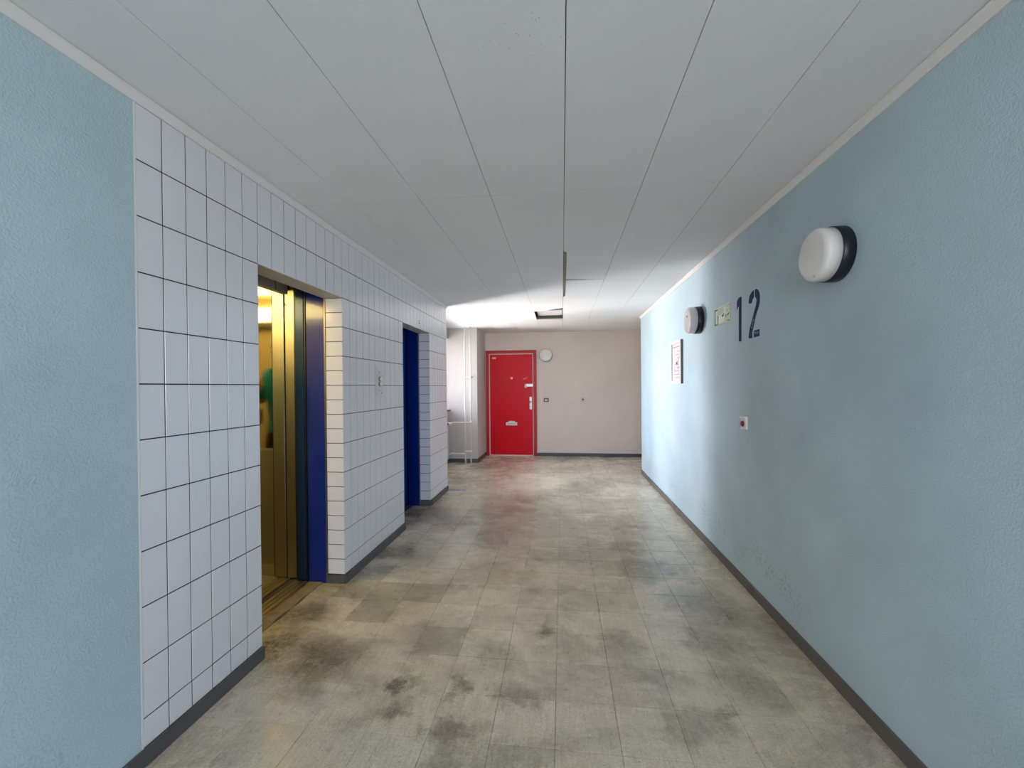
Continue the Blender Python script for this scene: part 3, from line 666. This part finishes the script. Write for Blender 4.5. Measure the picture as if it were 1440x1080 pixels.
# blue tape on the lobby floor
a, b = un(629.5, 691.5, 2, 0), un(655, 688.6, 2, 0)
tp = struct  # noqa
tag(obj('floor_tape', prism([(XL+.015, 5.335), (-1.262, 5.345), (-1.266, 5.385), (XL+.015, 5.372)], 2, .0006, .0018), 'tape'), 'short strip of blue tape stuck on the lobby floor', 'tape')

# ------------------------------------------------------------------ long blue wall: lamps, number, signs
c = un(1190, 354, 0, XR)
t, df = round_lamp('wall_lamp', 'round lamp', (XR, 1.992, 1.912), (-1, 0, 0), .118, .118, .047, 'lampblk', 'opal', None)
tag(t, 'clean white round wall lamp on black base, alone on the open blue wall', 'lamp')
obj('clip', lathe([(0, 0), (.006, 0), (.005, .004), (0, .005)], (XR-.108, 1.992-.02, 1.912-.095), (-.7, 0, -.7), 14), 'chrome', df)
t, df = round_lamp('wall_lamp', 'dusty round lamp on black base between the exit sign and the framed notice', (XR, 3.845, 1.915), (-1, 0, 0), .118, .118, .047, 'lampblk', 'opalg', None)
obj('clip', lathe([(0, 0), (.010, 0), (.008, .003), (0, .004)], (XR-.1165, 3.845-.03, 1.915+.03), (-1, 0, 0), 14), 'plastg', df)

def wall_poly(name, px, m, parent, off=(24.0, 0), scale=12.0, ox=1000, oy=400, th=.0008, base=0.0):
    P = [un(ox+x/scale, oy+y/scale, 0, XR) for x, y in px]
    return obj(name, prism([(p.y, p.z) for p in P], 0, XR-base-th, XR-base+.0002), m, parent)
nm = thing('floor_number', 'dark blue stencilled number 12 painted on the blue wall', 'number', (XR, 2.88, 1.64))
wall_poly('digit_one', [(515, 203), (513, 960), (468, 965), (468, 372), (455, 385), (435, 440), (435, 300), (448, 255), (472, 222)], 'stencil', nm)
wall_poly('digit_two', [(722, 95), (722, 215), (698, 258), (688, 318), (637, 325), (637, 268), (650, 195), (685, 128)], 'stencil', nm)
two = wall_poly('digit_two', [(742, 85), (765, 75), (795, 92), (815, 135), (825, 200), (822, 290), (806, 375), (775, 470), (752, 545), (735, 640), (712, 740), (697, 800), (695, 905), (637, 912), (637, 852), (650, 755), (690, 600), (720, 490), (758, 345), (768, 265), (762, 235), (742, 205)], 'stencil', nm)
ft_ = wall_poly('digit_two', [(722, 780), (817, 752), (817, 868), (722, 895)], 'stencil', nm)
def wall_strokes(parent, name, m, lines, wpx=.7, base=.0012):
    for xa_, ya_, xb_, yb_ in lines:
        a = un(1000+xa_/12, 400+ya_/12, 0, XR); b = un(1000+xb_/12, 400+yb_/12, 0, XR)
        d = Vector((0, b.y-a.y, b.z-a.z)); n = Vector((0, -d.z, d.y)).normalized()*.0022
        bm = bmesh.new(); q = Vector((XR-base-a.x, 0, 0)); bm.faces.new([bm.verts.new(p+q) for p in (a-n, b-n, b+n, a+n)]); obj(name, bm, m, parent)
wall_strokes(ft_, 'scratch', 'scratch', [(738, 798, 740, 838), (752, 795, 755, 835), (768, 800, 776, 835), (786, 792, 788, 838), (788, 792, 804, 812), (736, 798, 752, 806)])
wall_strokes(two, 'scratch', 'scratch', [(705, 600, 728, 590), (690, 660, 700, 690), (712, 610, 700, 640), (728, 600, 722, 640), (715, 650, 704, 700), (680, 720, 690, 742), (700, 700, 688, 730)])

# exit sign
def sy(x, y): return un(1000+x/12, 400+y/12, 0, XR)
es = thing('exit_sign', 'faded pale green exit sign with running figure beside the number', 'sign', (XR, 3.32, 1.80))
SY0, SY1, SZ0, SZ1 = 3.176, 3.474, 1.803, 1.940
def sg(u_, v_): return (SY1-(SY1-SY0)*u_, SZ0+(SZ1-SZ0)*v_)          # u to the right as seen, v up
obj('plate', B((XR-.005, XR, SY0, SY1, SZ0, SZ1)), 'signpl', es)
def sgpoly(name, pts, m, lvl=1): return obj(name, prism([sg(*p) for p in pts], 0, XR-.005-.0006*lvl, XR-.005+.0001), m, es)
sgpoly('border', [(0, .965), (1, .965), (1, 1), (0, 1)], 'signw'); sgpoly('border', [(0, 0), (1, 0), (1, .03), (0, .03)], 'signw'); sgpoly('border', [(.975, .03), (1, .03), (1, .965), (.975, .965)], 'signw')
sgpoly('doorway', [(.01, .05), (.20, .05), (.20, .11), (.06, .11), (.06, .86), (.20, .86), (.20, .94), (.01, .94)], 'signgr', 2)
sgpoly('door_panel', [(.07, .12), (.19, .12), (.19, .85), (.07, .85)], 'signw', 2)
sgpoly('door_edge', [(.225, .06), (.27, .10), (.27, .56), (.225, .56)], 'signgr', 2)
sgpoly('pale_print_panel', [(.27, .10), (.62, .10), (.62, .56), (.27, .56)], 'signw', 1)  # pale printed field beside the door edge
sgpoly('running_figure', [(.50, .58), (.60, .60), (.66, .72), (.62, .88), (.68, .96), (.74, .90), (.73, .78), (.84, .86), (.90, .74), (.86, .70), (.83, .79), (.76, .70), (.76, .58), (.88, .52), (.95, .56), (.97, .50), (.88, .42), (.74, .50), (.70, .42), (.66, .18), (.72, .14), (.62, .13), (.60, .20), (.62, .44), (.58, .52)], 'signw', 2)
sgpoly('dark_print_mark', [(.50, .46), (.66, .60), (.68, .52), (.60, .40), (.53, .40)], 'signgr', 2)  # small dark green printed marks around the figure
sgpoly('dark_print_mark', [(.84, .42), (.96, .52), (.96, .43), (.88, .36)], 'signgr', 2)
sgpoly('dark_print_mark', [(.72, .34), (.79, .44), (.80, .38), (.75, .32)], 'signgr', 2)
sgpoly('corner_mark', [(.88, .10), (.97, .14), (.97, .08), (.88, .05)], 'signgr', 2); sgpoly('corner_mark', [(.93, .90), (.97, .93), (.97, .87)], 'signgr', 2)

# framed notice
NY0, NY1, NZ0, NZ1 = 4.372, 4.748, 1.365, 1.810
fn = thing('framed_notice', 'white framed escape plan sheet hanging on the bright end of the blue wall', 'picture frame', (XR, (NY0+NY1)/2, NZ0))
t_, d_ = .026, .024
obj('frame', B((XR-d_, XR, NY0, NY0+t_, NZ0, NZ1), (XR-d_, XR, NY1-t_, NY1, NZ0, NZ1), (XR-d_, XR, NY0+t_, NY1-t_, NZ0, NZ0+t_), (XR-d_, XR, NY0+t_, NY1-t_, NZ1-t_, NZ1)), 'plastw', fn)
obj('frame_shadow_strip', B((XR-d_+.003, XR, NY0-.004, NY0, NZ0, NZ1)), 'plastg', fn)  # grey strip paints the shadow gap at the near side of the frame
obj('sheet', B((XR-.012, XR, NY0+t_, NY1-t_, NZ0+t_, NZ1-t_)), 'paper', fn)
random.seed(5)
pl = bmesh.new(); bx_ = XR-.0128
box(pl, bx_, XR-.012, NY0+.05, NY1-.05, NZ1-.066, NZ1-.058)
for k in range(9):
    zz = NZ0+.06+k*.034; ya_ = NY0+.07+random.uniform(0, .05); box(pl, bx_, XR-.012, ya_, ya_+random.uniform(.05, .17), zz, zz+.006)
for k in range(4):
    yy = NY0+.10+k*.055; z0_ = NZ0+.07+random.uniform(0, .08); box(pl, bx_, XR-.012, yy, yy+.005, z0_, z0_+random.uniform(.08, .2))
obj('plan_print', pl, 'print_', fn)
obj('plan_print', B((bx_, XR-.012, NY0+.15, NY0+.20, NZ0+.20, NZ0+.225)), 'stencil', fn)

# red push button by the number
a = un(1043.3, 587, 0, XR); b = un(1053, 605, 0, XR)
pbn = thing('push_button', 'white plate with a dark red push button below the number', 'switch', (XR, (a.y+b.y)/2, 1.045))
ya_, yb_ = b.y, a.y; za_, zb_ = 1.046, 1.132
obj('plate', bev(B((XR-.014, XR, ya_+.010, yb_-.010, za_+.004, zb_-.004)), .003, 1), 'plastw', pbn)
obj('cap', bev(B((XR-.022, XR, ya_+.010, yb_-.010, zb_-.010, zb_+.004)), .002, 1), 'plastw', pbn)
obj('button', lathe([(0, 0), (.019, 0), (.019, .008), (.014, .011), (0, .011)], (XR-.014, (ya_+yb_)/2, (za_+zb_)/2), (-1, 0, 0), 24), 'redbtn', pbn)

# ------------------------------------------------------------------ person waiting in the lift, seen mirrored in the polished cab wall
PX, PYY = -2.425, 2.13
def skin_body():
    me = bpy.data.meshes.new('body'); V = []; E_ = []; Rr = []
    def v(x, y, z, r, parent=None):
        V.append((x, y, z)); Rr.append(r)
        if parent is not None: E_.append((parent, len(V)-1))
        return len(V)-1
    pel = v(0, 0, .96, .145); sp_ = v(0, -.005, 1.12, .13, pel); ch = v(0, 0, 1.34, .15, sp_); nb = v(0, -.01, 1.49, .085, ch)
    nk = v(0, 0, 1.56, .055, nb); hd = v(0, .02, 1.65, .085, nk); ht = v(0, .015, 1.74, .078, hd)
    def hand(w, d):
        d = Vector(d).normalized(); side = d.cross(Vector((0, 0, 1))).normalized(); upv = side.cross(d)
        w0 = Vector(V[w]); p = v(*(w0+d*.05), .028, w)
        for k in range(4):
            b0 = w0+d*.085+upv*(.024-.016*k); L_ = (.030, .036, .034, .026)[k]
            a = v(*b0, .0095, p); b = v(*(b0+d*L_-side*.006), .009, a); v(*(b0+d*L_*1.7-side*.022), .008, b)
        t0 = w0+d*.035+upv*.032; a = v(*t0, .011, p); v(*(t0+d*.035+upv*.018), .0095, a)
    shl = v(-.155, -.01, 1.455, .072, ch); ul = v(-.215, -.02, 1.36, .056, shl); el = v(-.262, -.03, 1.225, .046, ul)
    fl_ = v(-.20, .08, 1.28, .040, el); wl_ = v(-.13, .18, 1.33, .029, fl_); hand(wl_, (.5, .8, .25))
    shr = v(.155, -.01, 1.455, .072, ch); ur = v(.215, -.02, 1.34, .056, shr); er = v(.245, -.03, 1.18, .045, ur)
    fr2 = v(.245, .03, 1.03, .038, er); wr_ = v(.235, .07, .92, .028, fr2); hand(wr_, (-.02, .15, -1))
    for sg_ in (-1, 1):
        h_ = v(sg_*.09, 0, .86, .10, pel); k_ = v(sg_*.10, .015, .50, .066, h_); a_ = v(sg_*.10, -.02, .10, .045, k_)
        f_ = v(sg_*.105, .06, .048, .042, a_); v(sg_*.11, .16, .036, .034, f_)
    me.from_pydata(V, E_, []); ob = bpy.data.objects.new('tmp_body', me); COL.objects.link(ob)
    mod = ob.modifiers.new('Skin', 'SKIN'); mod.use_smooth_shade = True
    for i, sv in enumerate(me.skin_vertices[0].data): sv.radius = (Rr[i], Rr[i]*(.72 if i in (pel, sp_, ch) else 1)); sv.use_root = (i == pel)
    ss = ob.modifiers.new('Sub', 'SUBSURF'); ss.levels = 2; ss.render_levels = 2
    dg = bpy.context.evaluated_depsgraph_get(); out = bpy.data.meshes.new_from_object(ob.evaluated_get(dg)); bpy.data.objects.remove(ob); return out
body = skin_body()
for mname, mc, rg in (('skin', (206, 160, 132), .5), ('teal_cotton', (10, 150, 175), .8), ('dark_trousers', (52, 46, 44), .85), ('dark_shoes', (34, 30, 28), .5)):
    body.materials.append(mat(mname, srgb(*mc), rg))
for pgn in body.polygons:
    c = pgn.center
    if c.z < .09: k = 3
    elif c.z < .97 and abs(c.x) < .2: k = 2
    elif abs(c.x) < .17 and c.z < 1.52 and c.y < .17: k = 1
    elif abs(c.x) >= .17 and c.z > 1.25 and c.y < .03: k = 1
    else: k = 0
    pgn.material_index = k
person = tag(bpy.data.objects.new('person', body), 'person in a teal shirt standing in the lift cab with one arm bent', 'person'); COL.objects.link(person); person.location = (PX, PYY, .006)
person['org'] = (PX, PYY, 0.006)
def rel(p): return (PX+p[0], PYY+p[1], p[2])
hb = bmesh.new(); bmesh.ops.create_uvsphere(hb, u_segments=24, v_segments=16, radius=1)
for vv in list(hb.verts):
    if vv.co.y > .35 and vv.co.z < .45: hb.verts.remove(vv)
for vv in hb.verts: vv.co = Vector(rel((vv.co.x*.098, .005+vv.co.y*.108, 1.705+vv.co.z*.105)))
for f in hb.faces: f.smooth = True
obj('hair', hb, mat('brown_hair', srgb(62, 44, 34), .6), person)
for sx_ in (-1, 1):
    obj('eye', lathe([(0, 0), (.012, .0), (.010, .005), (0, .008)], rel((sx_*.032, .098, 1.685)), (0, 1, 0), 12), 'plastw', person)
    obj('ear', lathe([(0, -.006), (.018, -.004), (.022, .004), (.012, .010), (0, .008)], rel((sx_*.088, .01, 1.67)), (sx_, -.3, 0), 14), body.materials[0], person)
obj('nose', lathe([(0, .02), (.008, .012), (.014, -.016), (0, -.02)], rel((0, .108, 1.66)), (0, -.25, 1), 12), body.materials[0], person)
obj('mouth', B((PX-.024, PX+.024, PYY+.096, PYY+.104, 1.616, 1.624)), mat('lips', srgb(160, 90, 84), .5), person)
bg_ = thing('shoulder_bag', 'reddish brown bag hanging at the elbow of the person in the lift', 'bag', (PX-.34, PYY-.02, 1.02))
obj('bag_body', bev(B((PX-.40, PX-.312, PYY-.14, PYY+.12, 1.02, 1.165)), .02, 2), mat('brown_leather', srgb(92, 40, 30), .5), bg_)
obj('bag_strap', tube([(PX-.356, PYY-.12, 1.15), (PX-.352, PYY-.09, 1.21), (PX-.33, PYY-.03, 1.255), (PX-.352, PYY+.06, 1.21), (PX-.356, PYY+.10, 1.15)], .007, 8), bpy.data.materials['brown_leather'], bg_)
